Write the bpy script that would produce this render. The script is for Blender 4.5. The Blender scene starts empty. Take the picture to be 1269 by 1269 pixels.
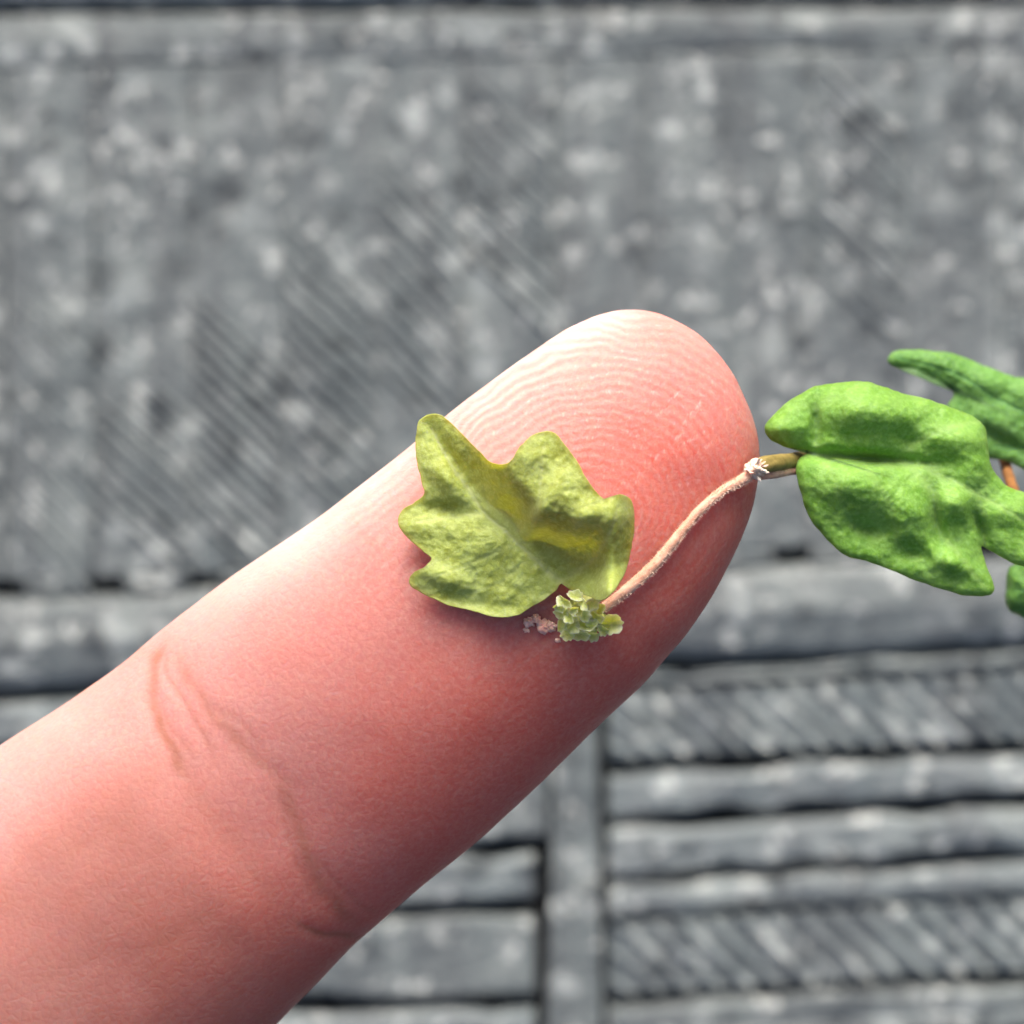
import bpy, math, random
import numpy as np
from mathutils import Vector
from mathutils.bvhtree import BVHTree

R = math.radians
random.seed(7)
rng = np.random.default_rng(7)
sc = bpy.context.scene
col = sc.collection

# ------------------------------------------------------------ camera, light
ZC = 0.118                       # camera height above the pad of the finger (m)
PX = 0.037e-3                    # one photo pixel at that distance (m)
TAN = 634.5 * PX / ZC
ZG = -0.40                       # top of the ribbed ground

cam_d = bpy.data.cameras.new('camera')
cam = bpy.data.objects.new('camera', cam_d)
col.objects.link(cam)
cam.location = (0, 0, ZC)
cam_d.sensor_width = 36
cam_d.lens = 18 / TAN
cam_d.clip_start = 0.005
cam_d.clip_end = 50
cam_d.dof.use_dof = True
cam_d.dof.focus_distance = ZC + 0.0008
cam_d.dof.aperture_fstop = (cam_d.lens / 1000) / 0.00130
sc.camera = cam

SUN_EL, SUN_AZ = 28, -4           # azimuth from image up, clockwise
w = bpy.data.worlds.new('World')
sc.world = w
w.use_nodes = True
nt = w.node_tree
bg = nt.nodes['Background']
sky = nt.nodes.new('ShaderNodeTexSky')
sky.sky_type = 'NISHITA'
sky.sun_disc = False
sky.sun_elevation = R(SUN_EL)
sky.sun_rotation = R(SUN_AZ)
sky.dust_density = 7.0
sky.air_density = 0.6
sky.ozone_density = 0.4
nt.links.new(sky.outputs[0], bg.inputs[0])
bg.inputs[1].default_value = 0.15
sd = bpy.data.lights.new('sun', 'SUN')
sd.energy = 2.7
sd.angle = R(36)
sd.color = (1.0, 0.98, 0.96)
sun = bpy.data.objects.new('sun', sd)
col.objects.link(sun)
sv = Vector((math.sin(R(SUN_AZ)) * math.cos(R(SUN_EL)), math.cos(R(SUN_AZ)) * math.cos(R(SUN_EL)), math.sin(R(SUN_EL))))
sun.rotation_euler = sv.to_track_quat('Z', 'Y').to_euler()
sun.location = sv * 2
sc.view_settings.view_transform = 'Standard'
sc.view_settings.look = 'None'
sc.view_settings.gamma = 1
sc.view_settings.exposure = 0.60
sc.render.engine = 'CYCLES'
sc.cycles.use_denoising = True

# ------------------------------------------------------------ helpers
def world(px, py, z):
    """photo pixel + height -> point"""
    k = TAN * (ZC - z) / 634.5
    return ((px - 634.5) * k, (634.5 - py) * k, z)

def topx(x, y, z):
    k = TAN * (ZC - z) / 634.5
    return x / k + 634.5, 634.5 - y / k

def vnoise(x, y, seed=0):
    """smooth value noise in -1..1 on arrays"""
    xi, yi = np.floor(x).astype(np.int64), np.floor(y).astype(np.int64)
    xf, yf = x - xi, y - yi
    u, v = xf*xf*xf*(xf*(xf*6-15)+10), yf*yf*yf*(yf*(yf*6-15)+10)
    def hsh(a, b):
        n = (a * 374761393 + b * 668265263 + seed * 982451653) & 0x7fffffff
        n = ((n ^ (n >> 13)) * 1274126177) & 0x7fffffff
        n = (n ^ (n >> 16)) & 0xffff
        return n / 32767.5 - 1
    a, b, c, d = hsh(xi, yi), hsh(xi+1, yi), hsh(xi, yi+1), hsh(xi+1, yi+1)
    return (a*(1-u)+b*u)*(1-v) + (c*(1-u)+d*u)*v

def fbm(x, y, seed=0, oct=4):
    s, a = 0, 1
    for k in range(oct):
        s = s + a * vnoise(x * 2**k, y * 2**k, seed + k * 17)
        a *= .5
    return s / 1.9

def sstep(a, b, x):
    t = np.clip((x - a) / (b - a), 0, 1)
    return t*t*(3-2*t)

def poly_dist(x, y, pts):
    """distance to a polyline and position along it 0..1"""
    pts = np.array(pts, float)
    seg = np.hypot(*(pts[1:] - pts[:-1]).T)
    cum = np.concatenate([[0], np.cumsum(seg)])
    best = np.full(np.shape(x), 1e9)
    along = np.zeros(np.shape(x))
    for i in range(len(pts) - 1):
        ax, ay = pts[i]; dx, dy = pts[i+1] - pts[i]
        t = np.clip(((x-ax)*dx + (y-ay)*dy) / (dx*dx+dy*dy), 0, 1)
        d = np.hypot(x-ax-t*dx, y-ay-t*dy)
        m = d < best
        best = np.where(m, d, best)
        along = np.where(m, (cum[i] + t*seg[i]) / cum[-1], along)
    return best, along

def spline(pts, n, closed=False):
    """Catmull-Rom resample to n evenly spaced points"""
    P = np.array(pts, float)
    if closed:
        Q = np.vstack([P[-1], P, P[0], P[1]])
    else:
        Q = np.vstack([2*P[0]-P[1], P, 2*P[-1]-P[-2]])
    out = []
    for i in range(1, len(Q) - 2):
        p0, p1, p2, p3 = Q[i-1], Q[i], Q[i+1], Q[i+2]
        for t in np.linspace(0, 1, 12, endpoint=False):
            out.append(.5*((2*p1)+(-p0+p2)*t+(2*p0-5*p1+4*p2-p3)*t*t+(-p0+3*p1-3*p2+p3)*t**3))
    out.append(P[0] if closed else P[-1])
    out = np.array(out)
    cum = np.concatenate([[0], np.cumsum(np.linalg.norm(out[1:]-out[:-1], axis=1))])
    s = np.linspace(0, cum[-1], n + 1)[:-1] if closed else np.linspace(0, cum[-1], n)
    return np.stack([np.interp(s, cum, out[:, k]) for k in range(out.shape[1])], 1)

def mesh_obj(name, verts, faces, material, parent=None, smooth=True, attrs=None, kind=None):
    me = bpy.data.meshes.new(name)
    me.from_pydata([tuple(v) for v in np.asarray(verts, float).tolist()], [], faces)
    if smooth:
        me.polygons.foreach_set('use_smooth', [True] * len(me.polygons))
    for k, a in (attrs or {}).items():
        at = me.attributes.new(k, 'FLOAT', 'POINT')
        at.data.foreach_set('value', np.asarray(a, np.float32).ravel())
    me.materials.append(material)
    me.validate()
    o = bpy.data.objects.new(name, me)
    col.objects.link(o)
    if parent:
        o.parent = parent
    if kind:
        o['kind'] = kind
    return o

def grid_faces(nr, nc, wrap=True, off=0):
    f = []
    for i in range(nr - 1):
        for j in range(nc if wrap else nc - 1):
            j2 = (j + 1) % nc
            f.append((off+i*nc+j, off+i*nc+j2, off+(i+1)*nc+j2, off+(i+1)*nc+j))
    return f

class NT:
    def __init__(self, name):
        self.m = bpy.data.materials.new(name)
        self.m.use_nodes = True
        self.t = self.m.node_tree
        self.b = self.t.nodes['Principled BSDF']
        self.out = self.t.nodes['Material Output']
    def n(self, typ, **kw):
        nd = self.t.nodes.new('ShaderNode' + typ)
        for k, v in kw.items():
            if k.startswith('i_'):
                nd.inputs[k[2:].replace('_', ' ')].default_value = v
            else:
                setattr(nd, k, v)
        return nd
    def l(self, a, b):
        self.t.links.new(a, b)
    def attr(self, name):
        return self.n('Attribute', attribute_name=name).outputs['Fac']
    def ramp(self, fac, stops, interp='LINEAR'):
        r = self.n('ValToRGB')
        r.color_ramp.interpolation = interp
        while len(r.color_ramp.elements) < len(stops):
            r.color_ramp.elements.new(.5)
        for e, (p, c) in zip(r.color_ramp.elements, stops):
            e.position = p
            e.color = (*c, 1) if len(c) == 3 else c
        self.l(fac, r.inputs[0])
        return r.outputs[0]
    def mix(self, fac, a, b, blend='MIX'):
        m = self.n('Mix', data_type='RGBA', blend_type=blend)
        for s, v in ((0, fac), (6, a), (7, b)):
            if isinstance(v, (int, float)):
                m.inputs[s].default_value = v
            elif isinstance(v, tuple):
                m.inputs[s].default_value = (*v, 1)
            else:
                self.l(v, m.inputs[s])
        return m.outputs[2]
    def noise(self, scale, detail=4, rough=.6, co=None):
        nd = self.n('TexNoise', i_Scale=scale, i_Detail=detail, i_Roughness=rough)
        if co is not None:
            self.l(co, nd.inputs['Vector'])
        return nd.outputs[0]
    def bump(self, h, strength, dist, prev=None):
        b = self.n('Bump', i_Strength=strength, i_Distance=dist)
        self.l(h, b.inputs['Height'])
        if prev is not None:
            self.l(prev, b.inputs['Normal'])
        return b.outputs[0]

# ------------------------------------------------------------ materials
def skin_material():
    M = NT('skin')
    geo = M.n('NewGeometry').outputs['Position']
    base = M.ramp(M.attr('blush_shading'), [(0, (.66, .48, .46)), (.35, (.49, .25, .235)), (.62, (.48, .18, .162)), (1, (.54, .125, .095))])  # skin flush, with shaded side and lit edge put into the colour
    mott = M.noise(420, 5, .6, geo)
    base = M.mix(M.ramp(mott, [(.42, (0, 0, 0)), (.7, (.22, .22, .22))]), base, (.56, .22, .185))
    fine = M.noise(3800, 3, .7, geo)
    base = M.mix(M.ramp(fine, [(.4, (.0, .0, .0)), (.75, (.22, .22, .22))]), base, (.78, .48, .38))
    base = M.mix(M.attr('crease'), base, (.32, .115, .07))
    base = M.mix(M.attr('flake'), base, (.86, .62, .55))
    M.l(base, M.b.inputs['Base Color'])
    M.b.inputs['Subsurface Weight'].default_value = 1.0
    M.b.inputs['Subsurface Radius'].default_value = (1.0, .30, .16)
    M.b.inputs['Subsurface Scale'].default_value = .0036
    M.b.inputs['Roughness'].default_value = .52
    M.b.inputs['Specular IOR Level'].default_value = .24
    vor = M.n('TexVoronoi', i_Scale=2300.0, i_Randomness=1.0, feature='DISTANCE_TO_EDGE')
    M.l(geo, vor.inputs['Vector'])
    cell = M.ramp(vor.outputs['Distance'], [(0, (0, 0, 0)), (.25, (1, 1, 1))])
    nrm = M.bump(fine, .45, .00007, M.bump(cell, .30, .000035))
    M.l(nrm, M.b.inputs['Normal'])
    return M.m

def leaf_material(name, c_light, c_mid, c_dark, vein, trans=.30):
    M = NT(name)
    geo = M.n('NewGeometry').outputs['Position']
    n1 = M.noise(650, 5, .65, geo)
    n2 = M.noise(4200, 3, .7, geo)
    base = M.ramp(n1, [(.30, c_dark), (.5, c_mid), (.70, c_light)])
    base = M.mix(M.ramp(n2, [(.45, (0, 0, 0)), (.70, (.5, .5, .5))]), base, tuple(min(1, v*1.3+.03) for v in c_light))
    base = M.mix(M.attr('vein'), base, vein)
    base = M.mix(M.attr('edge'), base, tuple(v*.85 for v in c_mid))
    M.l(base, M.b.inputs['Base Color'])
    M.b.inputs['Roughness'].default_value = .55
    M.b.inputs['Specular IOR Level'].default_value = .22
    M.b.inputs['Sheen Weight'].default_value = .03
    M.b.inputs['Subsurface Weight'].default_value = .55
    M.b.inputs['Subsurface Radius'].default_value = (1.0, .95, .08)
    M.b.inputs['Subsurface Scale'].default_value = .0006
    nrm = M.bump(n2, .5, .00007, M.bump(n1, .4, .00016))
    M.l(nrm, M.b.inputs['Normal'])
    tr = M.n('BsdfTranslucent')
    M.l(M.mix(1.0, base, (1.0, .92, .12), 'MULTIPLY'), tr.inputs[0])
    M.l(nrm, tr.inputs['Normal'])
    ms = M.n('MixShader')
    ms.inputs[0].default_value = trans
    M.l(M.b.outputs[0], ms.inputs[1]); M.l(tr.outputs[0], ms.inputs[2])
    M.l(ms.outputs[0], M.out.inputs['Surface'])
    return M.m

def simple_material(name, a, b, scale, rough=.7, bump=.0001, sss=0):
    M = NT(name)
    geo = M.n('NewGeometry').outputs['Position']
    n = M.noise(scale, 5, .65, geo)
    M.l(M.ramp(n, [(.35, a), (.65, b)]), M.b.inputs['Base Color'])
    M.b.inputs['Roughness'].default_value = rough
    if sss:
        M.b.inputs['Subsurface Weight'].default_value = sss
        M.b.inputs['Subsurface Scale'].default_value = .0004
    M.l(M.bump(n, .6, bump), M.b.inputs['Normal'])
    return M.m

def ground_material(name, dark=1.0, spots=.5):
    """weathered grey composite with pale mineral flecks, upright streaks and dirt"""
    M = NT(name)
    geo = M.n('NewGeometry').outputs['Position']
    big = M.noise(60, 6, .65, geo)
    base = M.ramp(big, [(.30, (.054*dark, .070*dark, .080*dark)), (.5, (.118*dark, .144*dark, .152*dark)),
                        (.68, (.205*dark, .236*dark, .236*dark))])
    mp = M.n('Mapping'); mp.inputs['Scale'].default_value = (1, .16, 1); M.l(geo, mp.inputs['Vector'])
    streak = M.noise(95, 4, .6, mp.outputs[0])
    base = M.mix(M.ramp(streak, [(.43, (.85, .85, .85)), (.57, (0, 0, 0))]), base, (.085*dark, .10*dark, .11*dark))
    grit = M.noise(420, 4, .7, geo)
    base = M.mix(M.ramp(grit, [(.35, (0, 0, 0)), (.75, (.5, .5, .5))]), base, (.20, .225, .228))
    for sc_, lo, hi, colr, amt in ((80, .14, .44, (.020, .027, .034), .8), (170, .16, .44, (.024, .031, .038), .8), (85, .13, .42, (.31, .35, .35), spots),
                                    (135, .13, .44, (.48, .525, .52), spots), (230, .13, .46, (.68, .72, .70), spots)):
        wob = M.n('VectorMath', operation='ADD')
        sc2 = M.n('VectorMath', operation='SCALE'); sc2.inputs[3].default_value = .0085
        nn = M.n('TexNoise', i_Scale=120.0 + sc_, i_Detail=2.0)
        M.l(geo, nn.inputs['Vector'])
        M.l(nn.outputs['Color'], sc2.inputs[0]); M.l(geo, wob.inputs[0]); M.l(sc2.outputs[0], wob.inputs[1])
        fl = M.n('VectorMath', operation='MULTIPLY'); fl.inputs[1].default_value = (1, 1, .02)
        M.l(wob.outputs[0], fl.inputs[0])
        v = M.n('TexVoronoi', i_Scale=float(sc_), i_Randomness=1.0)
        M.l(fl.outputs[0], v.inputs['Vector'])
        blob = M.ramp(v.outputs['Distance'], [(lo, (1, 1, 1)), (hi, (0, 0, 0))])
        sep = M.n('SeparateColor'); M.l(v.outputs['Color'], sep.inputs[0])
        pick = M.ramp(sep.outputs[0], [(.50, (0, 0, 0)), (.72, (amt, amt, amt))])
        base = M.mix(M.mix(1.0, blob, pick, 'MULTIPLY'), base, colr)
    M.l(base, M.b.inputs['Base Color'])
    M.b.inputs['Roughness'].default_value = .6
    M.b.inputs['Specular IOR Level'].default_value = .4
    M.l(M.bump(grit, .6, .0010, M.bump(big, .6, .004)), M.b.inputs['Normal'])
    return M.m

MS = skin_material()
ML1 = leaf_material('young_leaf', (.32, .40, .13), (.28, .345, .08), (.23, .275, .04), (.38, .45, .20), .12)
ML2 = leaf_material('green_leaf', (.235, .43, .10), (.18, .37, .06), (.125, .30, .03), (.31, .48, .16), .25)
ML3 = leaf_material('dark_leaf', (.18, .37, .10), (.13, .30, .065), (.085, .22, .04), (.13, .33, .13), .2)
MBUD = leaf_material('bud_leaf', (.82, .90, .36), (.66, .78, .18), (.44, .56, .06), (.92, .95, .6), .2)
MPET = simple_material('petiole_skin', (.52, .27, .18), (.69, .43, .32), 1500, .7, .00012, .3)
MHAIR = simple_material('stem_hair', (.72, .50, .38), (.80, .60, .48), 900, .6)
MSTEM = simple_material('stem_bark', (.13, .095, .02), (.27, .21, .06), 900, .6, .00015)
MNODE = simple_material('node_crust', (.42, .20, .10), (.86, .74, .62), 1500, .6, .0003)
MFUZZ = simple_material('stipule_pink', (.86, .40, .32), (.92, .58, .48), 1200, .7, .0001, .4)
MG = ground_material('ground_composite', .90, .55)
MGB = ground_material('ground_strip', 1.25, .62)
MGD = simple_material('ground_gap', (.010, .011, .012), (.022, .023, .025), 200, .9, .001)

# ------------------------------------------------------------ ground
gw = .6
ground = mesh_obj('ground', [(-gw, -gw, ZG-.012), (gw, -gw, ZG-.012), (gw, gw, ZG-.012), (-gw, gw, ZG-.012)], [(0, 1, 2, 3)], MGD, smooth=False)
ground['kind'] = 'structure'

def bar(name, quad, top, depth, material, bev=.0012, nu=1, jitter=0.0, crown=0.0):
    """bevelled strip over a quad given in photo pixels (tl, tr, br, bl); top = height over ZG"""
    z = ZG + top
    q = [np.array(world(px, py, z)[:2]) for px, py in quad]
    q = [q[3], q[2], q[1], q[0]]                           # ccw from above
    n = max(1, nu)
    # cross profile across the short side (v), swept along u
    prof = [(0, -depth), (0, -bev), (bev*.35, -bev*.35), (bev, 0), (None, crown), (-bev, 0), (-bev*.35, -bev*.35), (0, -bev), (0, -depth)]
    V = []
    for i in range(n + 1):
        u = i / n
        a = q[0]*(1-u) + q[1]*u
        b = q[3]*(1-u) + q[2]*u
        L = np.linalg.norm(b - a); d = (b - a) / L
        ja = jitter * random.uniform(-1, 1); jb = jitter * random.uniform(-1, 1)
        for k, (off, dz) in enumerate(prof):
            if off is None:
                p = (a + b) / 2
            elif k < 4:
                p = a + d * (off + ja)
            else:
                p = b + d * (off + jb)
            V.append((p[0], p[1], z + dz + jitter * .4 * random.uniform(-1, 1) * (1 if 1 < k < 7 else 0)))
    m = len(prof)
    F = grid_faces(n + 1, m, wrap=False)
    F = [f[::-1] for f in F]
    F.append(tuple(range(m)))
    F.append(tuple(range(n*m, n*m + m))[::-1])
    o = mesh_obj(name, V, F, material, ground, smooth=False)
    return o

def sl(x0, x1, y0, h, slope=-.052, xr=745):
    """strip quad whose top edge passes y0 at xr"""
    f = lambda x: y0 + (x - xr) * slope
    return [(x0, f(x0)), (x1, f(x1)), (x1, f(x1) + h), (x0, f(x0) + h)]

XL, XR = -1580, 2880
# big flecked field: upright boards side by side with shallow grooves, slots along the foot
edges = list(range(-1580, -381, 120)) + [-380, -250, -118, 6, 118, 238, 352, 468, 575, 690, 800, 905, 1003, 1120, 1240, 1370, 1520, 1680] + list(range(1800, 2881, 120))
for i in range(len(edges) - 1):
    x0, x1 = edges[i], edges[i+1]
    t0 = 26 - .020 * x0; t1 = 26 - .020 * x1
    b0 = 721 - .042 * x0; b1 = 721 - .042 * x1
    g = random.uniform(.5, 3)
    bar('board', [(x0+g, t0+57), (x1-g, t1+57), (x1-g, b1), (x0+g, b0)], random.uniform(-.0004, .0003), .010, MG, .0007, 14, .0005, random.uniform(-.001, .0006))
    # shallow grooved floor between boards
bar('board_bed', [(XL, 40-.012*XL), (XR, 40-.012*XR), (XR, 720-.042*XR), (XL, 720-.042*XL)], -.0018, .0090, MG, .001, 20, .0003)
bar('rail', [(XL, 21-.012*XL), (XR, 21-.012*XR), (XR, 82-.020*XR), (XL, 82-.020*XL)], .0001, .010, MG, .0007, 40, .0006, .0005)
# foot of the field: blocks with dark slots between
slot_x = list(range(-1460, -260, 122)) + [-240, -115, 8, 130, 252, 372, 492, 612, 735, 858, 982, 1106, 1230, 1356, 1500] + list(range(1624, 2860, 124))
px = XL
for s in slot_x + [XR + 26]:
    x0, x1 = px, s - 24
    bar('foot_block', [(x0, 722-.042*x0), (x1, 722-.042*x1), (x1, 739-.042*x1), (x0, 739-.042*x0)], .0002, .010, MG, .0006, 4, .0004)
    px = s + 24
bar('rail', [(XL, 740-.042*XL), (690, 740-.042*690), (690, 857-.044*690), (XL, 857-.044*XL)], .0008, .011, MG, .003, 30, .0007, .0012)
bar('rail', [(691, 740-.042*691), (XR, 740-.042*XR), (XR, 864-.052*XR), (691, 864-.052*691)], .0008, .011, MG, .003, 30, .0007, .0012)
# row above the field
for (a, b) in ((XL, 622), (702, XR)):
    bar('slat', [(a, -52-.012*a), (b, -52-.012*b), (b, 8-.012*b), (a, 8-.012*a)], 0, .011, MGB, .002, 24, .0006, .001)
    bar('slat', [(a, -130-.027*a), (b, -130-.027*b), (b, -64-.027*b), (a, -64-.027*a)], 0, .011, MGB, .002, 24, .0006, .001)
    bar('slat', [(a, -330-.027*a), (b, -330-.027*b), (b, -142-.027*b), (a, -142-.027*a)], 0, .011, MG, .002, 24, .0006, .001)
    y = -345
    while y > -1500:
        h = random.choice((60, 66, 150))
        bar('slat', [(a, y-h-.012*a), (b, y-h-.012*b), (b, y-.012*b), (a, y-.012*a)], 0, .011, random.choice((MG, MGB)), .002, 24, .0006, 0)
        y -= h + 14
bar('band', [(624, -1500), (700, -1500), (700, 4), (624, 4)], -.0006, .010, MG, .002, 30, .0005)
# upright flat band between the two fields of slats
bar('band', [(690, 838), (738, 838), (772, 2700), (640, 2700)], .0002, .011, MG, .003, 16, .0006)

def hatch(x0, x1, ytop, h, slope, step, lean, top, material, bars=.60):
    """a row of leaning ridges on a flat bed"""
    f = lambda x: ytop + (x - 745) * slope
    bar('hatch_bed', [(x0, f(x0)), (x1, f(x1)), (x1, f(x1)+h), (x0, f(x0)+h)], top-.0017, .008, material, .001, 10, .0002)
    x = x0 + 2 - step * int(lean / step)
    while x + step * bars < x1:
        wd = step * bars * random.uniform(.85, 1.1)
        k0 = max(0, (x0 + 2 - x) / lean); k1 = min(1, (x1 - wd - x) / lean)      # ridge cut off at the ends of the row
        if k1 - k0 > .08:
            xa, xb = x + lean*k0, x + lean*k1
            a = f(xa) + 2 + (h - 5)*k0; b = f(xb) + 2 + (h - 5)*k1
            bar('ridge', [(xb, b), (xa, a), (xa + wd, a), (xb + wd, b)], top + random.uniform(-.0003, .0003), .0040, material, .0011, 5, .00025)
        x += step * random.uniform(.95, 1.05)

# right field
R0, R1 = 755, XR
def slat(x0, x1, y, h, slope, mt, xr=745):
    h -= 5
    bar('slat', sl(x0, x1, y, h, slope, xr), .0002 + random.uniform(-.0003, .0003), .011, mt, .0015, 44, .0008, random.uniform(-.0004, .0003))
slat(R0, R1, 838, 19, -.050, MGB)
hatch(R0, R1, 858, 86, -.050, 35, 84, .0005, MGB, .56)
for y, h, sp, mt in ((962, 54, -.052, MGB), (1030, 58, -.052, MGB), (1101, 42, -.056, MGB)):
    slat(R0, R1, y, h, sp, mt)
hatch(R0, R1, 1144, 92, -.060, 37, 88, .0005, MGB, .56)
for y, h, sp, mt in ((1252, 64, -.062, MG), (1328, 60, -.062, MGB), (1402, 150, -.062, MG)):
    slat(R0, R1, y, h, sp, mt)
# left field
L0, L1 = XL, 662
for y, h, mt in ((850, 62, MGB), (924, 122, MG), (1060, 62, MGB), (1136, 102, MG), (1252, 60, MGB), (1324, 60, MGB), (1398, 150, MG)):
    slat(L0, L1 + (16 if y < 1000 else 0), y, h, -.020 if y > 1000 else -.030, mt, 660)
y = 1566
while y < 2600:
    h = random.choice((58, 62, 110))
    slat(R0 + 20, R1, y, h, -.055, random.choice((MG, MGB))); slat(L0, L1 - 20, y, h, -.020, random.choice((MG, MGB)), 660)
    y += h + 12
# shallow leaning scoring on some of the boards
for (xa, xb, ya, yb, stp, tp) in ((240, 350, 420, 690, 23, .0009), (354, 466, 330, 640, 25, .0007), (120, 236, 470, 690, 25, .0006), (470, 573, 250, 520, 26, .0006),
                                  (577, 688, 150, 380, 27, .0005), (8, 116, 380, 690, 27, .0005), (1005, 1118, 120, 380, 28, .0005)):
    y = ya
    while y < yb:
        x0, x1 = xa + 4, xb - 4
        bar('score_ridge', [(x0, y-56), (x1, y+40), (x1, y+40+stp*.5), (x0, y-56+stp*.5)], tp + random.uniform(-.0003, .0001), .0016, MG, .0006, 4, .0003)
        y += stp * random.uniform(.9, 1.1)

# ------------------------------------------------------------ finger
AX = np.array([math.cos(R(40)), -math.sin(R(40))])     # photo direction towards the tip
AN = np.array([-AX[1]*-1, AX[0]*-1]); AN = np.array([-.6428, -.7660])   # photo direction towards the upper edge
LEFT = [(890, 440), (868, 417), (840, 399), (815, 388), (790, 384), (765, 385), (740, 391), (700, 409), (640, 450), (560, 509), (500, 560), (400, 638),
        (290, 712), (200, 780), (150, 824), (75, 876), (0, 924), (-120, 1006), (-300, 1130), (-560, 1330), (-900, 1560)]
RIGHT = [(890, 440), (908, 464), (921, 490), (932, 518), (939, 548), (940, 580), (933, 628), (915, 676), (884, 735), (845, 792), (800, 845), (740, 900),
         (680, 960), (600, 1035), (510, 1108), (440, 1168), (400, 1212), (342, 1269), (240, 1376), (80, 1540), (-140, 1790), (-440, 2080)]
LA, RA = np.array(LEFT, float), np.array(RIGHT, float)
T0 = float(LA[0] @ AX)
def side(A):
    q = np.sqrt(np.maximum(T0 - A @ AX, 0)); v = A @ AN
    q[0] = 0
    return q, v
qL, vL = side(LA); qR, vR = side(RA)
def smooth_interp(q, xs, ys):
    o = np.argsort(xs); xs = xs[o]; ys = ys[o]
    dense = np.linspace(xs[0], xs[-1], 600)
    y = np.interp(dense, xs, ys)
    k = np.hanning(25); k /= k.sum()
    ext = np.concatenate([2*y[0]-y[12:0:-1], y, 2*y[-1]-y[-2:-14:-1]])
    return np.interp(q, dense, np.convolve(ext, k, 'valid'))
QMAX = min(qL.max(), qR.max())
q1 = math.sqrt(520); q2 = math.sqrt(1080)
qs = np.concatenate([np.linspace(0.02, q1, 230)[:-1], np.sqrt(np.linspace(520, 1080, 190))[:-1], np.linspace(q2, QMAX, 40)])
th = np.concatenate([np.linspace(-.12, math.pi + .12, 300), np.linspace(math.pi + .12, 2*math.pi - .12, 46)[1:-1]])

def finger_surface(qs, th):
    l = smooth_interp(qs, qL, vL); r = smooth_interp(qs, qR, vR)
    c, wd = (l + r) / 2, (l - r) / 2
    v00 = float(LA[0] @ AN)
    f = np.clip(qs / 4, 0, 1)
    c = c * f + v00 * (1 - f) if False else c
    wd = np.maximum(wd, .05)
    t = T0 - qs**2
    dep = (T0 - t) * PX
    zc = -.0072 - np.clip(dep - .012, 0, None) * .17
    Q, TH = np.meshgrid(qs, th, indexing='ij')
    W = wd[:, None]; C = c[:, None]; T = t[:, None]
    cs, sn = np.cos(TH), np.sin(TH)
    pad = np.exp(-((T - 60) / 260) ** 2) * .10 - np.exp(-((T + 360) / 90) ** 2) * .045
    up = np.where(sn > 0, .80 + pad, .74)
    lat = np.sign(cs) * np.abs(cs) ** .94
    zz = np.sign(sn) * np.abs(sn) ** .96
    Hh = np.minimum(W, 232) * PX
    V = C + W * lat
    Zw = zc[:, None] + Hh * up * zz
    Xp = AX[0]*T + AN[0]*V; Yp = AX[1]*T + AN[1]*V
    Xp = Xp + 0*Zw; Yp = Yp + 0*Zw
    kz = TAN * (ZC - zc[:, None]) / 634.5          # silhouettes are measured at the axis height
    X = (Xp - 634.5) * kz; Y = (634.5 - Yp) * kz
    return np.stack([X, Y, Zw], -1), T + 0*Zw, V

P, TT, VV = finger_surface(qs, th)
nr, nc = len(qs), len(th)
dq = np.gradient(P, axis=0)
dth = np.stack([np.roll(P[..., k], -1, 1) - np.roll(P[..., k], 1, 1) for k in range(3)], -1)
N = np.cross(dq, dth); N /= np.linalg.norm(N, axis=-1, keepdims=True) + 1e-12
if (N[200, 150, 2]) < 0:
    N = -N
px, py = topx(P[..., 0], P[..., 1], P[..., 2])
upf = sstep(-.1, .25, N[..., 2])

# papillary ridges: loop round a core, running out along the finger
wx = px + 11*fbm(px/60, py/60, 3, 5); wy = py + 11*fbm(px/60, py/60, 9, 5)
core = np.array([742., 632.]); rd = np.array([-.80, .60])
ddx, ddy = wx - core[0], wy - core[1]
al = np.clip(ddx*rd[0] + ddy*rd[1], 0, 900)
al = al - 60 * (1 - np.exp(-al / 60))
dist = np.hypot(ddx - al*rd[0], (ddy - al*rd[1]) * 1.08)
tr = (TT + 30*fbm(px/160, py/160, 21)) * 1.0
mixk = sstep(-40, -170, TT)
ph = dist / 12.2
ridge = np.cos(2*np.pi*ph)
ridge2 = np.cos(2*np.pi*(dist*.45 + tr*.9)/13.0)
rg = ridge*(1-mixk) + ridge2*mixk*.5
brk = sstep(-.55, .25, fbm(px/15, py/15, 33))
amp = upf * sstep(-330, 20, TT) * (.27 + .80*np.exp(-(((px-735)/190)**2 + ((py-530)/150)**2)**1.3) + .42*np.exp(-(((px-480)/100)**2 + ((py-720)/90)**2)) + .2*np.exp(-(((px-640)/120)**2 + ((py-850)/80)**2)))
amp = amp * sstep(-210, -60, VV - np.interp(TT, [-2000, 2000], [0, 0]) + 790 + 0) if False else amp
pores = sstep(.45, .8, vnoise(px/6.5, py/6.5, 51)) * sstep(0, .6, ridge)
H = .000015 * rg * amp * (.2 + .8*brk) - .000022 * pores * amp

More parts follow.
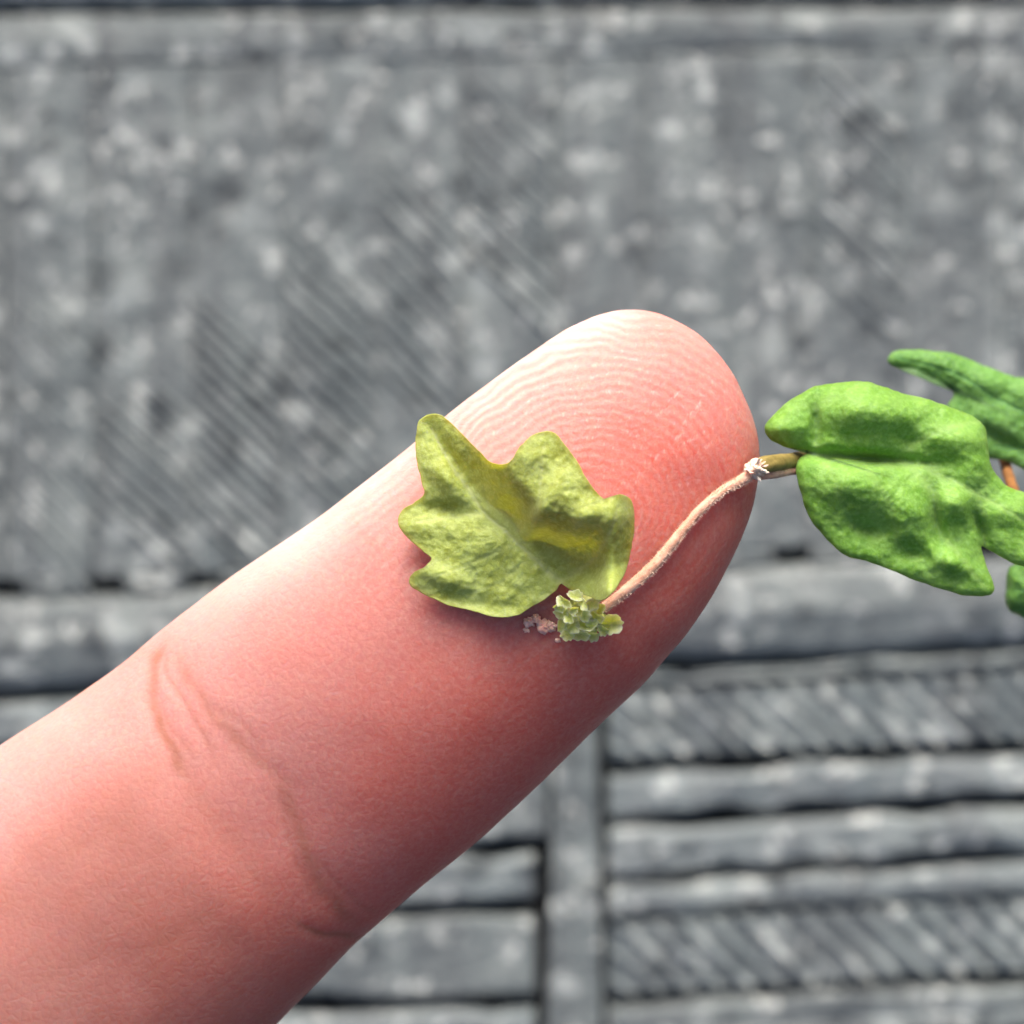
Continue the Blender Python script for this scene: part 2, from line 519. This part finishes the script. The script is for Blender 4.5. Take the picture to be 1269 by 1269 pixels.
# thin pale nicks across the tip
flake = np.zeros_like(px)
nicks = [((768, 612), (850, 532)), ((838, 556), (872, 536)), ((846, 524), (868, 498)), ((760, 622), (792, 590)), ((820, 512), (842, 482)),
         ((798, 584), (815, 566)), ((860, 566), (880, 548)), ((786, 660), (792, 680))]
for a, b in nicks:
    d, u = poly_dist(px + 2.0*fbm(px/9, py/9, 5), py + 2.0*fbm(px/9, py/9, 6), [a, b])
    g = np.exp(-(d/1.6)**2) * sstep(-.1, .35, fbm(px/7, py/7, 77))
    flake = np.maximum(flake, g * .38)
    H = H - .000010 * np.exp(-(d/2.6)**2)
spk = sstep(.55, .85, vnoise(px/3.6, py/3.6, 90)) * sstep(.0, .9, ridge) * amp
flake = np.maximum(flake, spk * .22)

# joint creases
crease = np.zeros_like(px)
wpx, wpy = px + 5*fbm(px/30, py/30, 61), py + 5*fbm(px/30, py/30, 62)
for pts, wd, dp, cl in (
    ([(208, 786), (190, 820), (188, 858), (200, 905), (222, 950), (236, 975)], 7.5, .00020, .42),
    ([(212, 800), (232, 840), (262, 884), (300, 925), (338, 962), (352, 985)], 9, .00015, .26),
    ([(338, 955), (360, 1010), (382, 1060), (402, 1105), (428, 1135), (462, 1160)], 10, .00018, .30),
    ([(366, 1146), (395, 1158), (430, 1161), (452, 1158)], 5, .00018, .45),
    ([(204, 920), (245, 985), (290, 1040), (330, 1100), (360, 1146)], 16, .00016, .08),
    ([(160, 830), (150, 870), (160, 930)], 16, .00006, .04),
    ([(200, 800), (205, 830), (226, 868), (252, 915), (270, 960)], 4, .00012, .22), ([(190, 850), (210, 900), (246, 952)], 4, .00010, .16),
    ([(256, 870), (290, 890), (330, 930)], 4, .00009, .14), ([(345, 975), (352, 1030), (378, 1085), (395, 1130)], 4, .00010, .16),
    ([(395, 1060), (420, 1100), (455, 1128), (490, 1130)], 4, .00009, .16), ([(330, 950), (350, 968), (372, 975)], 4, .00008, .18),
    ([(420, 640), (455, 670), (500, 705)], 5, .00004, .10),
    ([(60, 1130), (140, 1085), (230, 1030)], 8, .00003, .06), ([(150, 1190), (240, 1140), (310, 1095)], 8, .00003, .07),
    ([(30, 1220), (130, 1180), (220, 1160)], 8, .00003, .05), ([(90, 1060), (160, 1010)], 8, .00003, .04)):
    d, u = poly_dist(wpx, wpy, pts)
    e = sstep(0, .18, u) * sstep(1, .75, u)
    e = .15 + .85 * e
    H = H - dp*.36 * np.exp(-(d/(wd*1.7))**2) * e * upf
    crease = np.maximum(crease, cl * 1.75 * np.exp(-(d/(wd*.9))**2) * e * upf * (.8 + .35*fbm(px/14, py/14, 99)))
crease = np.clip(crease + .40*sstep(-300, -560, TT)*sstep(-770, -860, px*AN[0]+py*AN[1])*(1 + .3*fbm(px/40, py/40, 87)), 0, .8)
# soft folds and fine longitudinal skin lines below the pad
lon = fbm((px*AX[0]+py*AX[1])/70, (px*AN[0]+py*AN[1])/9, 71, 3)
H = H + upf * .000010 * lon * sstep(-100, -380, TT) + .00012 * fbm(px/110, py/110, 44, 2) * upf
P2 = P + N * H[..., None]
blush_shading = .40 + .34*np.exp(-(((px-600)/190)**2 + ((py-870)/150)**2)) + .22*np.exp(-(((px-840)/140)**2 + ((py-690)/190)**2)) \
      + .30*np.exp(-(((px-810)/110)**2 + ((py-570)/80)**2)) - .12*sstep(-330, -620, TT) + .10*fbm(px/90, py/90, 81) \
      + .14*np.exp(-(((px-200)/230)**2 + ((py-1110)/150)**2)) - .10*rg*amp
blush_shading = blush_shading + .50*sstep(0, -1, (px*AN[0]+py*AN[1] + 930 + 30*fbm(px/80, py/80, 83))/280) + .06 - (.38 - .34*sstep(-120, -420, TT))*sstep(0, 1, (px*AN[0]+py*AN[1] + 850)/125)*(1 + .5*sstep(150, 330, TT))  # adds painted shade on the lower side and painted light along the upper edge
blush_shading = np.clip(blush_shading, 0, 1)

F = grid_faces(nr, nc)
vv = P2.reshape(-1, 3)
tip = P2[0].mean(0); end = P2[-1].mean(0)
vv = np.vstack([vv, tip, end])
ti, ei = nr*nc, nr*nc + 1
for j in range(nc):
    F.append((ti, (j+1) % nc, j))
    F.append((ei, (nr-1)*nc + j, (nr-1)*nc + (j+1) % nc))
def pad2(a):
    f = a.ravel(); return np.concatenate([f, [f[0], f[-1]]])
finger = mesh_obj('finger', vv, F, MS, attrs={'blush_shading': pad2(blush_shading), 'crease': pad2(crease), 'flake': pad2(flake)})
finger['label'] = 'pink finger with its ridged pad up, carrying the tiny yellowish leaf'
finger['category'] = 'finger'

# coarse copy of the surface in memory, to rest the sprig on
Pc, _, _ = finger_surface(np.linspace(.02, QMAX, 140), np.linspace(0, 2*math.pi, 120, endpoint=False))
bvh = BVHTree.FromPolygons([tuple(v) for v in Pc.reshape(-1, 3)], grid_faces(140, 120))
def on_finger(px, py):
    d = Vector(((px-634.5)/634.5*TAN, (634.5-py)/634.5*TAN, -1)).normalized()
    h = bvh.ray_cast(Vector((0, 0, ZC)), d)
    return h[0]

# ------------------------------------------------------------ sprig
sprig = bpy.data.objects.new('plant_sprig', None)
sprig.empty_display_size = .004
col.objects.link(sprig)
sprig['label'] = 'creeping green sprig with lobed puckered leaves, its youngest leaf lying on the finger'
sprig['category'] = 'plant'

def leaf(name, outline, centre, zfun, hfun, material, veins, thick=.00028, rings=70, around=420, label=None, curl=.0, vein_w=5, edge_wob=1.5):
    """lobed blade: outline in photo px; zfun -> resting height; hfun -> relief (m) over it"""
    o = spline(outline, around, True)
    o = o + edge_wob * np.stack([fbm(o[:, 0]/14, o[:, 1]/14, 5), fbm(o[:, 0]/14, o[:, 1]/14, 8)], 1)
    c = np.array(centre, float)
    rr = np.linspace(0, 1, rings + 1)[1:] ** .8
    G = c + rr[:, None, None] * (o[None] - c)
    gx = np.concatenate([[c[0]], G[..., 0].ravel()]); gy = np.concatenate([[c[1]], G[..., 1].ravel()])
    gr = np.concatenate([[0], np.repeat(rr, around)])
    de, _ = poly_dist(gx, gy, np.vstack([o[::3], o[:1]]))
    z = zfun(gx, gy) + hfun(gx, gy, de) - curl * np.exp(-de / 9)
    vein = np.zeros_like(gx)
    for pts, a in veins:
        d, u = poly_dist(gx, gy, spline(pts, 24))
        taper = 1 - .6*u
        g = np.exp(-(d/(vein_w*taper))**2) * a
        vein = np.maximum(vein, g)
    z = z - vein * .00010
    k = TAN * (ZC - z) / 634.5
    top = np.stack([(gx-634.5)*k, (634.5-gy)*k, z], 1)
    n = len(top)
    # underside, pulled in a little at the rim so the edge is rounded
    th_ = thick * np.clip(de/6, .25, 1)
    bot = top - np.array([0, 0, 1.]) * th_[:, None]
    F = [(0, 1 + j, 1 + (j+1) % around) for j in range(around)] + [f[::-1] for f in grid_faces(rings, around, True, 1)][::1]
    nrm = lambda f: np.cross(top[f[1]]-top[f[0]], top[f[2]]-top[f[0]])[2]
    F = [f if nrm(f) > 0 else f[::-1] for f in F]
    Fb = [tuple(i + n for i in f[::-1]) for f in F]
    b0 = 1 + (rings-1)*around
    rim = [(b0+j, b0+(j+1) % around, n+b0+(j+1) % around, n+b0+j) for j in range(around)]
    edge = np.exp(-de/2.5) * .5
    ob = mesh_obj(name, np.vstack([top, bot]), F + Fb + rim, material, sprig,
                  attrs={'vein': np.tile(np.clip(vein, 0, 1)*.75, 2), 'edge': np.tile(edge, 2)})
    if label:
        ob['label'] = label
    return ob

def gauss(x, y, cx, cy, sx, sy=None, rot=0):
    sy = sy or sx
    c, s = math.cos(R(rot)), math.sin(R(rot))
    a = (x-cx)*c + (y-cy)*s; b = -(x-cx)*s + (y-cy)*c
    return np.exp(-(a/sx)**2 - (b/sy)**2)

# -- youngest leaf on the pad
z1 = lambda p: (460 + p[0]*.28369, 480 + p[1]*.28369)
out1 = [z1(p) for p in [(213, 142), (260, 118), (310, 125), (360, 165), (410, 215), (460, 265), (505, 312), (545, 335), (590, 333), (622, 305), (655, 252),
        (700, 214), (750, 194), (800, 200), (842, 245), (890, 310), (930, 375), (970, 440), (1012, 487), (1050, 480), (1090, 468), (1125, 482), (1146, 520),
        (1152, 580), (1148, 640), (1135, 720), (1112, 800), (1080, 860), (1040, 915), (1000, 930), (945, 912), (880, 892), (836, 862), (822, 866), (806, 888), (760, 925),
        (700, 962), (650, 990), (600, 1005), (540, 1005), (480, 988), (420, 970), (350, 955), (280, 930), (220, 900), (176, 868), (166, 835), (190, 805),
        (232, 785), (262, 748), (228, 718), (170, 668), (125, 618), (115, 575), (140, 532), (190, 502), (233, 466), (220, 410), (205, 340), (195, 260), (197, 190)]]
mid1 = [z1(p) for p in [(828, 850), (730, 765), (640, 680), (560, 605), (490, 545), (430, 450), (370, 370), (310, 270), (265, 180)]]
veins1 = [(mid1, .9), ([z1(p) for p in [(490, 548), (400, 560), (290, 575), (180, 590)]], .55), ([z1(p) for p in [(640, 680), (500, 740), (380, 790), (230, 840)]], .35),
          ([z1(p) for p in [(660, 690), (720, 570), (740, 420), (750, 260)]], .45), ([z1(p) for p in [(830, 845), (960, 760), (1040, 640), (1080, 520)]], .5),
          ([z1(p) for p in [(700, 735), (560, 850), (430, 900)]], .25), ([z1(p) for p in [(730, 520), (820, 470), (900, 440)]], .25)]
pts = [on_finger(*z1(p)) for p in [(500, 400), (850, 350), (1000, 700), (600, 800), (400, 700), (700, 600), (850, 850), (300, 850), (300, 650)]]
A = np.array([[p.x, p.y, 1] for p in pts]); co = np.linalg.lstsq(A, np.array([p.z for p in pts]), rcond=None)[0]
def finger_z(gx, gy):
    z = np.empty(gx.shape)
    for i in range(gx.size):
        h = on_finger(gx[i], gy[i])
        z[i] = h.z if h is not None else -1
    return z
def zf1(gx, gy):
    k = PX
    return co[0]*(gx-634.5)*k + co[1]*(634.5-gy)*k + co[2] + .0007
def hf1(gx, gy, de):
    X, Y = (gx-460)/.28369, (gy-480)/.28369
    d, u = poly_dist(X, Y, [((p[0]-460)/.28369, (p[1]-480)/.28369) for p in mid1])
    # signed side of the midrib: + towards the upper right
    sgn = np.where((X-828)*(270-850) - (Y-850)*(265-828)*1.0 > 0, -1., 1.)
    sd = ((X-828)*.72 - (Y-850)*.69)
    right = sstep(-10, 30, sd)
    m = 1e-3
    h = right * m * (2.7*sstep(5, 215, d) * (.2 + .8*sstep(370, 560, X)) * (1 - .88*sstep(545, 790, Y + 25*fbm(X/70, Y/70, 7)) * sstep(640, 740, X) * (1 - .62*sstep(950, 1060, X)) + .40*sstep(765, 900, Y)) * sstep(520, 330, Y*.0 + np.abs(X-700))) * (1-.0*u)
    h += right * m * (.55*gauss(X, Y, 820, 455, 90) + .50*gauss(X, Y, 945, 560, 75) + .55*gauss(X, Y, 715, 585, 38, 120, 30) + .35*gauss(X, Y, 690, 300, 70, 60))
    h -= m * (.35*gauss(X, Y, 590, 520, 85, 95) + .55*gauss(X, Y, 830, 690, 120, 75)) * right
    h += m * .5*gauss(X, Y, 1110, 560, 70, 130) * right - m*.25*gauss(X, Y, 1010, 480, 30)
    # left half: long pillow above the lower lobe, crest by the midrib
    left = 1 - right
    h += left * m * (.32*gauss(X, Y, 520, 690, 220, 100, 25) + .35*gauss(X, Y, 300, 820, 120, 50, 15) - .30*gauss(X, Y, 430, 940, 240, 45, 10))
    h += m * (.55*gauss(X, Y, 330, 400, 50, 130, -35) + .40*gauss(X, Y, 400, 230, 60, 120, -40) - .45*gauss(X, Y, 310, 535, 120, 38, 5) + .25*gauss(X, Y, 170, 610, 60, 40))
    h -= m * .35*gauss(X, Y, 370, 330, 26, 130, -32)
    h += m * (.15*fbm(X/95, Y/95, 12) + .055*fbm(X/32, Y/32, 19))
    return h + m*.05*np.exp(-de/8)
def z_leaf1(gx, gy):
    return zf1(gx, gy)
_fz = {}
def hf1c(gx, gy, de):
    z = zf1(gx, gy) + hf1(gx, gy, de)
    fz = finger_z(gx, gy)
    lim = np.where(fz > -.5, fz + .00045, -9)
    zz = np.where(z < lim, lim + .15*(z-lim)*0, z)
    return zz - zf1(gx, gy)
leaf('leaf', out1, z1((610, 620)), zf1, hf1c, ML1, veins1, thick=.00016, label='small yellowish-green cupped leaf lying on the finger pad', vein_w=4.4, curl=.0)

# -- larger green leaf beside the fingertip
z2 = lambda p: (880 + p[0]*.30654, 400 + p[1]*.30654)
out2 = [z2(p) for p in [(222, 425), (262, 368), (330, 308), (420, 260), (520, 240), (620, 236), (705, 260), (790, 288), (880, 308), (980, 345), (1060, 378), (1112, 425),
        (1122, 490), (1132, 560), (1155, 610), (1195, 655), (1275, 690), (1380, 760), (1430, 850), (1400, 950), (1320, 990), (1240, 978), (1180, 948), (1130, 920),
        (1098, 905), (1112, 970), (1146, 1050), (1135, 1098), (1050, 1105), (950, 1080), (850, 1048), (750, 1008), (650, 968), (560, 945), (480, 882),
        (420, 812), (382, 740), (360, 660), (344, 600), (360, 550), (402, 522), (372, 514), (300, 500), (242, 468)]]
mid2 = [z2(p) for p in [(395, 520), (560, 540), (740, 560), (900, 600), (1080, 690), (1360, 850)]]
veins2 = [(mid2, .6), ([z2(p) for p in [(740, 560), (860, 470), (980, 420), (1080, 400)]], .5), ([z2(p) for p in [(420, 520), (440, 420), (425, 330)]], .4),
          ([z2(p) for p in [(820, 580), (905, 700), (925, 830), (1040, 980), (1110, 1070)]], .5), ([z2(p) for p in [(480, 540), (520, 700), (600, 860)]], .25),
          ([z2(p) for p in [(600, 545), (720, 720), (760, 900)]], .3), ([z2(p) for p in [(1080, 690), (1110, 800), (1110, 890)]], .5)]
def zf2(gx, gy):
    return -.0066 - (gx-1090)*PX*.10 - (634.5-gy)*PX*.10
def hf2(gx, gy, de):
    X, Y = (gx-880)/.30654, (gy-400)/.30654
    m = 1e-3
    h = m * (1.30*gauss(X, Y, 650, 360, 190, 105, 8) + .5*gauss(X, Y, 320, 420, 70, 60) - .4*gauss(X, Y, 425, 400, 24, 80)
             - .9*gauss(X, Y, 640, 548, 230, 26, 4) - .35*gauss(X, Y, 790, 470, 60, 60)
             + 1.20*gauss(X, Y, 600, 660, 190, 105, 15) + .75*gauss(X, Y, 810, 770, 85, 110, 10) - .55*gauss(X, Y, 635, 830, 95, 45, 15)
             - .6*gauss(X, Y, 915, 800, 26, 140, -8) + .9*gauss(X, Y, 990, 730, 75, 70, 20) - .5*gauss(X, Y, 820, 930, 100, 40, 15)
             + .9*gauss(X, Y, 1000, 470, 120, 80, 15) + .5*gauss(X, Y, 1060, 600, 90, 70) + .75*gauss(X, Y, 960, 960, 90, 45, 25) + .4*gauss(X, Y, 1200, 760, 80, 60)
             - .6*gauss(X, Y, 1090, 830, 26, 90, -20))
    h += m * (.16*fbm(X/80, Y/80, 41) + .05*fbm(X/30, Y/30, 47))
    h = h*1.12 - m * .42*np.exp(-de/8)
    return h
leaf('leaf', out2, z2((780, 640)), zf2, hf2, ML2, veins2, thick=.0003, vein_w=7.0, label='bright green blistered leaf at the end of the brown stem')

# -- darker leaf behind it
out3 = [z2(p) for p in [(722, 140), (745, 115), (800, 110), (880, 112), (1000, 130), (1130, 180), (1269, 222), (1450, 190), (1640, 250), (1720, 380), (1640, 520), (1700, 640), (1560, 720),
        (1400, 640), (1300, 605), (1200, 560), (1120, 545), (1040, 500), (975, 430), (960, 345), (985, 285), (920, 232), (830, 186), (765, 182), (728, 165)]]
mid3 = [z2(p) for p in [(1640, 420), (1400, 400), (1180, 320), (1000, 210), (760, 140)]]
veins3 = [(mid3, .5), ([z2(p) for p in [(1400, 400), (1280, 500), (1150, 500)]], .5), ([z2(p) for p in [(1400, 400), (1520, 600)]], .4)]
def hf3(gx, gy, de):
    X, Y = (gx-880)/.30654, (gy-400)/.30654
    m = 1e-3
    return m * (.9*gauss(X, Y, 1100, 230, 150, 60, 18) + .9*gauss(X, Y, 1150, 400, 110, 70, 30) - .8*gauss(X, Y, 1190, 480, 110, 30, 25) + .8*gauss(X, Y, 1400, 320, 160, 90)
                + .25*fbm(X/70, Y/70, 61) + .06*fbm(X/28, Y/28, 67))*.6 - m*.35*np.exp(-de/7)
leaf('leaf', out3, z2((1250, 390)), lambda gx, gy: -.0240 - (gx-1200)*PX*.12 + 0*gy, hf3, ML3, veins3, thick=.0005, vein_w=4, label='darker green leaf behind the bright green one')

# -- dark leaf low at the frame edge
out4 = [z2(p) for p in [(1205, 1000), (1235, 975), (1300, 940), (1420, 930), (1560, 980), (1640, 1100), (1600, 1240), (1460, 1290), (1330, 1230), (1260, 1190), (1215, 1168), (1196, 1120)]]
leaf('leaf', out4, z2((1400, 1100)), lambda gx, gy: -.0205 + 0*gx, lambda gx, gy, de: 1e-3*(.8*gauss((gx-880)/.30654, (gy-400)/.30654, 1400, 1080, 160, 90) + .3*fbm(gx/20, gy/20, 5)) - 1e-3*np.exp(-de/6),
     ML3, [([z2(p) for p in [(1600, 1100), (1400, 1090), (1230, 1080)]], .5)], thick=.0005, vein_w=4, around=200, rings=40, label='dark green leaf low beside the bright green one')

def tube(name, path, radii, material, parent, seg=24, rough=0.0, seed=0):
    P = spline([(*p, r) for p, r in zip(path, radii)], 140)
    C, rad = P[:, :3], P[:, 3]
    T = np.gradient(C, axis=0); T /= np.linalg.norm(T, axis=1, keepdims=True)
    U = np.cross(T, (0, 0, 1.)); U /= np.linalg.norm(U, axis=1, keepdims=True)
    Wv = np.cross(U, T)
    a = np.linspace(0, 2*math.pi, seg, endpoint=False)
    I, Aa = np.meshgrid(np.arange(len(C)), a, indexing='ij')
    nz = 1 + rough * fbm(I/6., np.cos(Aa)*1.5 + 3*np.sin(Aa), seed)
    r = rad[:, None] * nz
    V = C[:, None] + r[..., None]*(np.cos(Aa)[..., None]*U[:, None] + np.sin(Aa)[..., None]*Wv[:, None])
    n = len(C)
    F = grid_faces(n, seg)
    V = np.vstack([V.reshape(-1, 3), C[0], C[-1]])
    for j in range(seg):
        F.append((n*seg, (j+1) % seg, j)); F.append((n*seg+1, (n-1)*seg+j, (n-1)*seg+(j+1) % seg))
    o = mesh_obj(name, V, F, material, parent)
    return o, C, rad, U, Wv, T

def lift(px, py, up):
    h = on_finger(px, py)
    return world(px, py, h.z + up)
# petiole across the pad
pp = [(738, 762), (755, 748), (783, 726), (812, 699), (838, 667), (866, 634), (893, 610), (915, 597)]
path = [lift(x, y, .00030 + .0001*i/7) for i, (x, y) in enumerate(pp)]
zn = path[-1][2] + .0004
path.append(world(932, 587, max(zn - .0006, -.0062)))
rad = [.00019, .00023, .00025, .00025, .00023, .00021, .00021, .00024, .00028]
pet, Cp, rp, Up, Wp, Tp = tube('petiole', path, rad, MPET, sprig, 20, .22, 4)
# short pale hairs standing off the petiole, too many to pick apart
V, F = [], []
for k in range(2600):
    i = random.randrange(2, 138); a = random.uniform(0, 2*math.pi)
    d = math.cos(a)*Up[i] + math.sin(a)*Wp[i]
    b = Cp[i] + d*rp[i]*.9
    L = random.uniform(.00005, .00019)
    dirv = d + .7*np.array([random.gauss(0, .5) for _ in range(3)]); dirv /= np.linalg.norm(dirv)
    s = np.cross(dirv, (.3, .5, .8)); s /= np.linalg.norm(s); s2 = np.cross(dirv, s)
    rr_ = .000014
    o = len(V)
    V += [b + s*rr_, b - .5*s*rr_ + .87*s2*rr_, b - .5*s*rr_ - .87*s2*rr_, b + dirv*L]
    F += [(o, o+1, o+3), (o+1, o+2, o+3), (o+2, o, o+3)]
mesh_obj('hairs', V, F, MHAIR, pet, smooth=False, kind='stuff')

# woody stem from the node on under the green leaf
nz_ = path[-1][2]
st = [world(930, 583, nz_), world(945, 577, nz_-.0004), world(962, 574, nz_-.0015), world(984, 572, nz_-.0038), world(1030, 575, -.0112),
      world(1120, 610, -.0116), world(1200, 640, -.0130), world(1290, 662, -.0170), world(1380, 640, -.0230), world(1430, 560, -.0285)]
stem, Cs, rs_, Us, Ws, Ts = tube('stem', st, [.00036, .00042, .00042, .00044, .00052, .00055, .00055, .00055, .0005, .0005][:9], MSTEM, sprig, 24, .18, 9)
tube('side_stem', [world(935, 590, nz_-.0003), world(955, 588, nz_-.0010), world(978, 584, nz_-.0030), world(1000, 580, nz_-.0042), world(1030, 574, -.0112)],
     [.00020, .00022, .00022, .00022, .0002], MPET, sprig, 16, .2, 14)
tube('side_stem', [world(1238, 548, -.0285), world(1245, 572, -.0262), world(1252, 596, -.0235), world(1264, 628, -.0195), world(1285, 660, -.0172), world(1320, 730, -.0210), world(1350, 740, -.0222)],
     [.0003]*7, simple_material('rusty_stem', (.16, .065, .015), (.28, .12, .03), 900), sprig, 16, .2, 15)

# crusty pale node with ragged scales
def lump(name, c, r, material, parent, seed, amp=.35, squash=1.0, n=28):
    th_ = np.linspace(0, math.pi, n); ph_ = np.linspace(0, 2*math.pi, 2*n, endpoint=False)
    T_, P_ = np.meshgrid(th_, ph_, indexing='ij')
    x, y, z = np.sin(T_)*np.cos(P_), np.sin(T_)*np.sin(P_), np.cos(T_)
    f = 1 + amp * fbm(x*2.2 + z*1.7 + seed, y*2.2 - z*1.3, seed, 4)
    V = np.stack([c[0] + r*f*x, c[1] + r*f*y, c[2] + r*f*z*squash], -1).reshape(-1, 3)
    return mesh_obj(name, V, [q[::-1] for q in grid_faces(n, 2*n)], material, parent)
node = lump('node', world(934, 582, nz_+.0001), .00044, MNODE, sprig, 3, .5)
for k in range(11):
    a = random.uniform(0, 2*math.pi); el = random.uniform(-.2, 1.2)
    d = np.array([math.cos(a)*math.cos(el), math.sin(a)*math.cos(el), math.sin(el)])
    c = np.array(world(935, 581, nz_+.0001)) + d*.0004
    s = np.cross(d, (random.random(), random.random(), .3)); s /= np.linalg.norm(s); s2 = np.cross(d, s)
    L = random.uniform(.0002, .00038); wv = random.uniform(.00008, .00016)
    V = [c - s*wv, c + s*wv, c + s*wv*.6 + d*L*.6 + s2*.00005, c + d*L, c - s*wv*.7 + d*L*.5]
    V += [v - s2*.00004 for v in V]
    F = [(0, 1, 2, 3, 4), (9, 8, 7, 6, 5)] + [(i, (i+1) % 5, 5+(i+1) % 5, 5+i) for i in range(5)]
    mesh_obj('scale', V, F, MFUZZ if k % 3 == 0 else simple_material('pale_scale', (.72, .56, .44), (.86, .78, .68), 1800) if k == 1 else bpy.data.materials.get('pale_scale') or MNODE, node, smooth=False)

# bud: crumpled leaflets at the foot of the young leaf
zb = lambda p: (620 + p[0]*.22065, 660 + p[1]*.22065)
bc = on_finger(728, 764)
bud = lump('bud', (*world(724, 762, bc.z + .0003)[:2], bc.z + .0003), .0009, MBUD, sprig, 8, .6, .6)
def leaflet(c, L, wd, ang, tilt, seed):
    """small cupped leaflet with a toothed, wavy rim"""
    n, m = 9, 34
    a = np.linspace(0, 2*math.pi, m, endpoint=False)
    rr = np.linspace(0, 1, n)[1:]
    Rr, Aa = np.meshgrid(rr, a, indexing='ij')
    rim = 1 + .07*np.cos(3*Aa + 2.3*seed) + .06*np.cos(7*Aa + seed) + .05*np.cos(11*Aa + 2*seed)
    x = L*Rr*np.cos(Aa)*rim; y = wd*Rr*np.sin(Aa)*rim
    z = .8*wd*(np.abs(y)/wd)**1.5 + .22*wd*Rr**2*np.cos(3*Aa + seed*1.7) + .10*wd*Rr*np.cos(7*Aa + seed)
    V = np.stack([x, y, z], -1).reshape(-1, 3)
    V = np.vstack([[[0, 0, 0]], V])
    ca, sa = math.cos(tilt), math.sin(tilt)
    V = np.stack([V[:, 0]*ca - V[:, 2]*sa*0 , V[:, 1]*ca - V[:, 2]*sa, V[:, 1]*sa + V[:, 2]*ca + V[:, 0]*.25], 1)
    cz, sz = math.cos(ang), math.sin(ang)
    V = np.stack([V[:, 0]*cz - V[:, 1]*sz, V[:, 0]*sz + V[:, 1]*cz, V[:, 2]], 1) + np.array(c)
    k = len(V)
    F = [(0, 1+j, 1+(j+1) % m) for j in range(m)] + [q[::-1] for q in grid_faces(n-1, m, True, 1)]
    B = V - np.array([0, 0, .00005])
    Fb = [tuple(i+k for i in f[::-1]) for f in F]
    b0 = 1 + (n-2)*m
    rimf = [(b0+j, k+b0+j, k+b0+(j+1) % m, b0+(j+1) % m) for j in range(m)]
    e = np.concatenate([[0], Rr.ravel()])
    mesh_obj('bud_leaf', np.vstack([V, B]), F + Fb + rimf, MBUD, bud, attrs={'vein': np.tile(.7*e**3, 2), 'edge': np.zeros(2*k)})
for i, (p, L, wd, ang, tilt, up) in enumerate([
    ((360, 385), 66, 26, -40, .5, .9), ((420, 360), 60, 26, -20, -.4, .8), ((515, 390), 66, 30, 25, .5, .9), ((440, 430), 80, 34, 10, .2, .6), ((350, 450), 52, 34, 70, -.3, .6),
    ((620, 510), 86, 46, 8, .15, .5), ((540, 470), 60, 34, -35, .5, .7), ((480, 520), 72, 36, -10, -.3, .6), ((400, 520), 60, 34, 40, .3, .5), ((440, 572), 80, 26, -6, .3, .3),
    ((520, 575), 60, 24, 4, .5, .35), ((560, 430), 42, 26, 60, -.2, .6), ((375, 570), 54, 26, -30, .3, .3), ((470, 470), 48, 26, 90, .4, .9), ((330, 410), 46, 26, 30, .4, .7), ((470, 400), 52, 22, -60, .5, 1.0),
    ((390, 480), 46, 22, -70, .4, .9), ((520, 520), 50, 24, 50, -.4, .8), ((580, 545), 46, 24, -30, .4, .5), ((410, 430), 40, 20, 20, .6, 1.1), ((340, 520), 48, 24, 80, .3, .5)]):
    x, y = zb(p)
    h = on_finger(x, y)
    leaflet(world(x, y, h.z + up*1.3e-3 + .0006), L*.22065*PX*.85, wd*.22065*PX*1.25, R(-ang*-1), tilt, i*1.31)
# pinkish stipule scraps beside the bud
for i, (p, r) in enumerate([((165, 500), .00022), ((205, 485), .0002), ((240, 525), .00026), ((285, 525), .00024), ((145, 548), .00012), ((325, 605), .00010)]):
    x, y = zb(p); h = on_finger(x, y)
    lump('stipule', world(x, y, h.z + r*.15), r, MFUZZ, sprig, 20+i, 1.1, .5, 16)
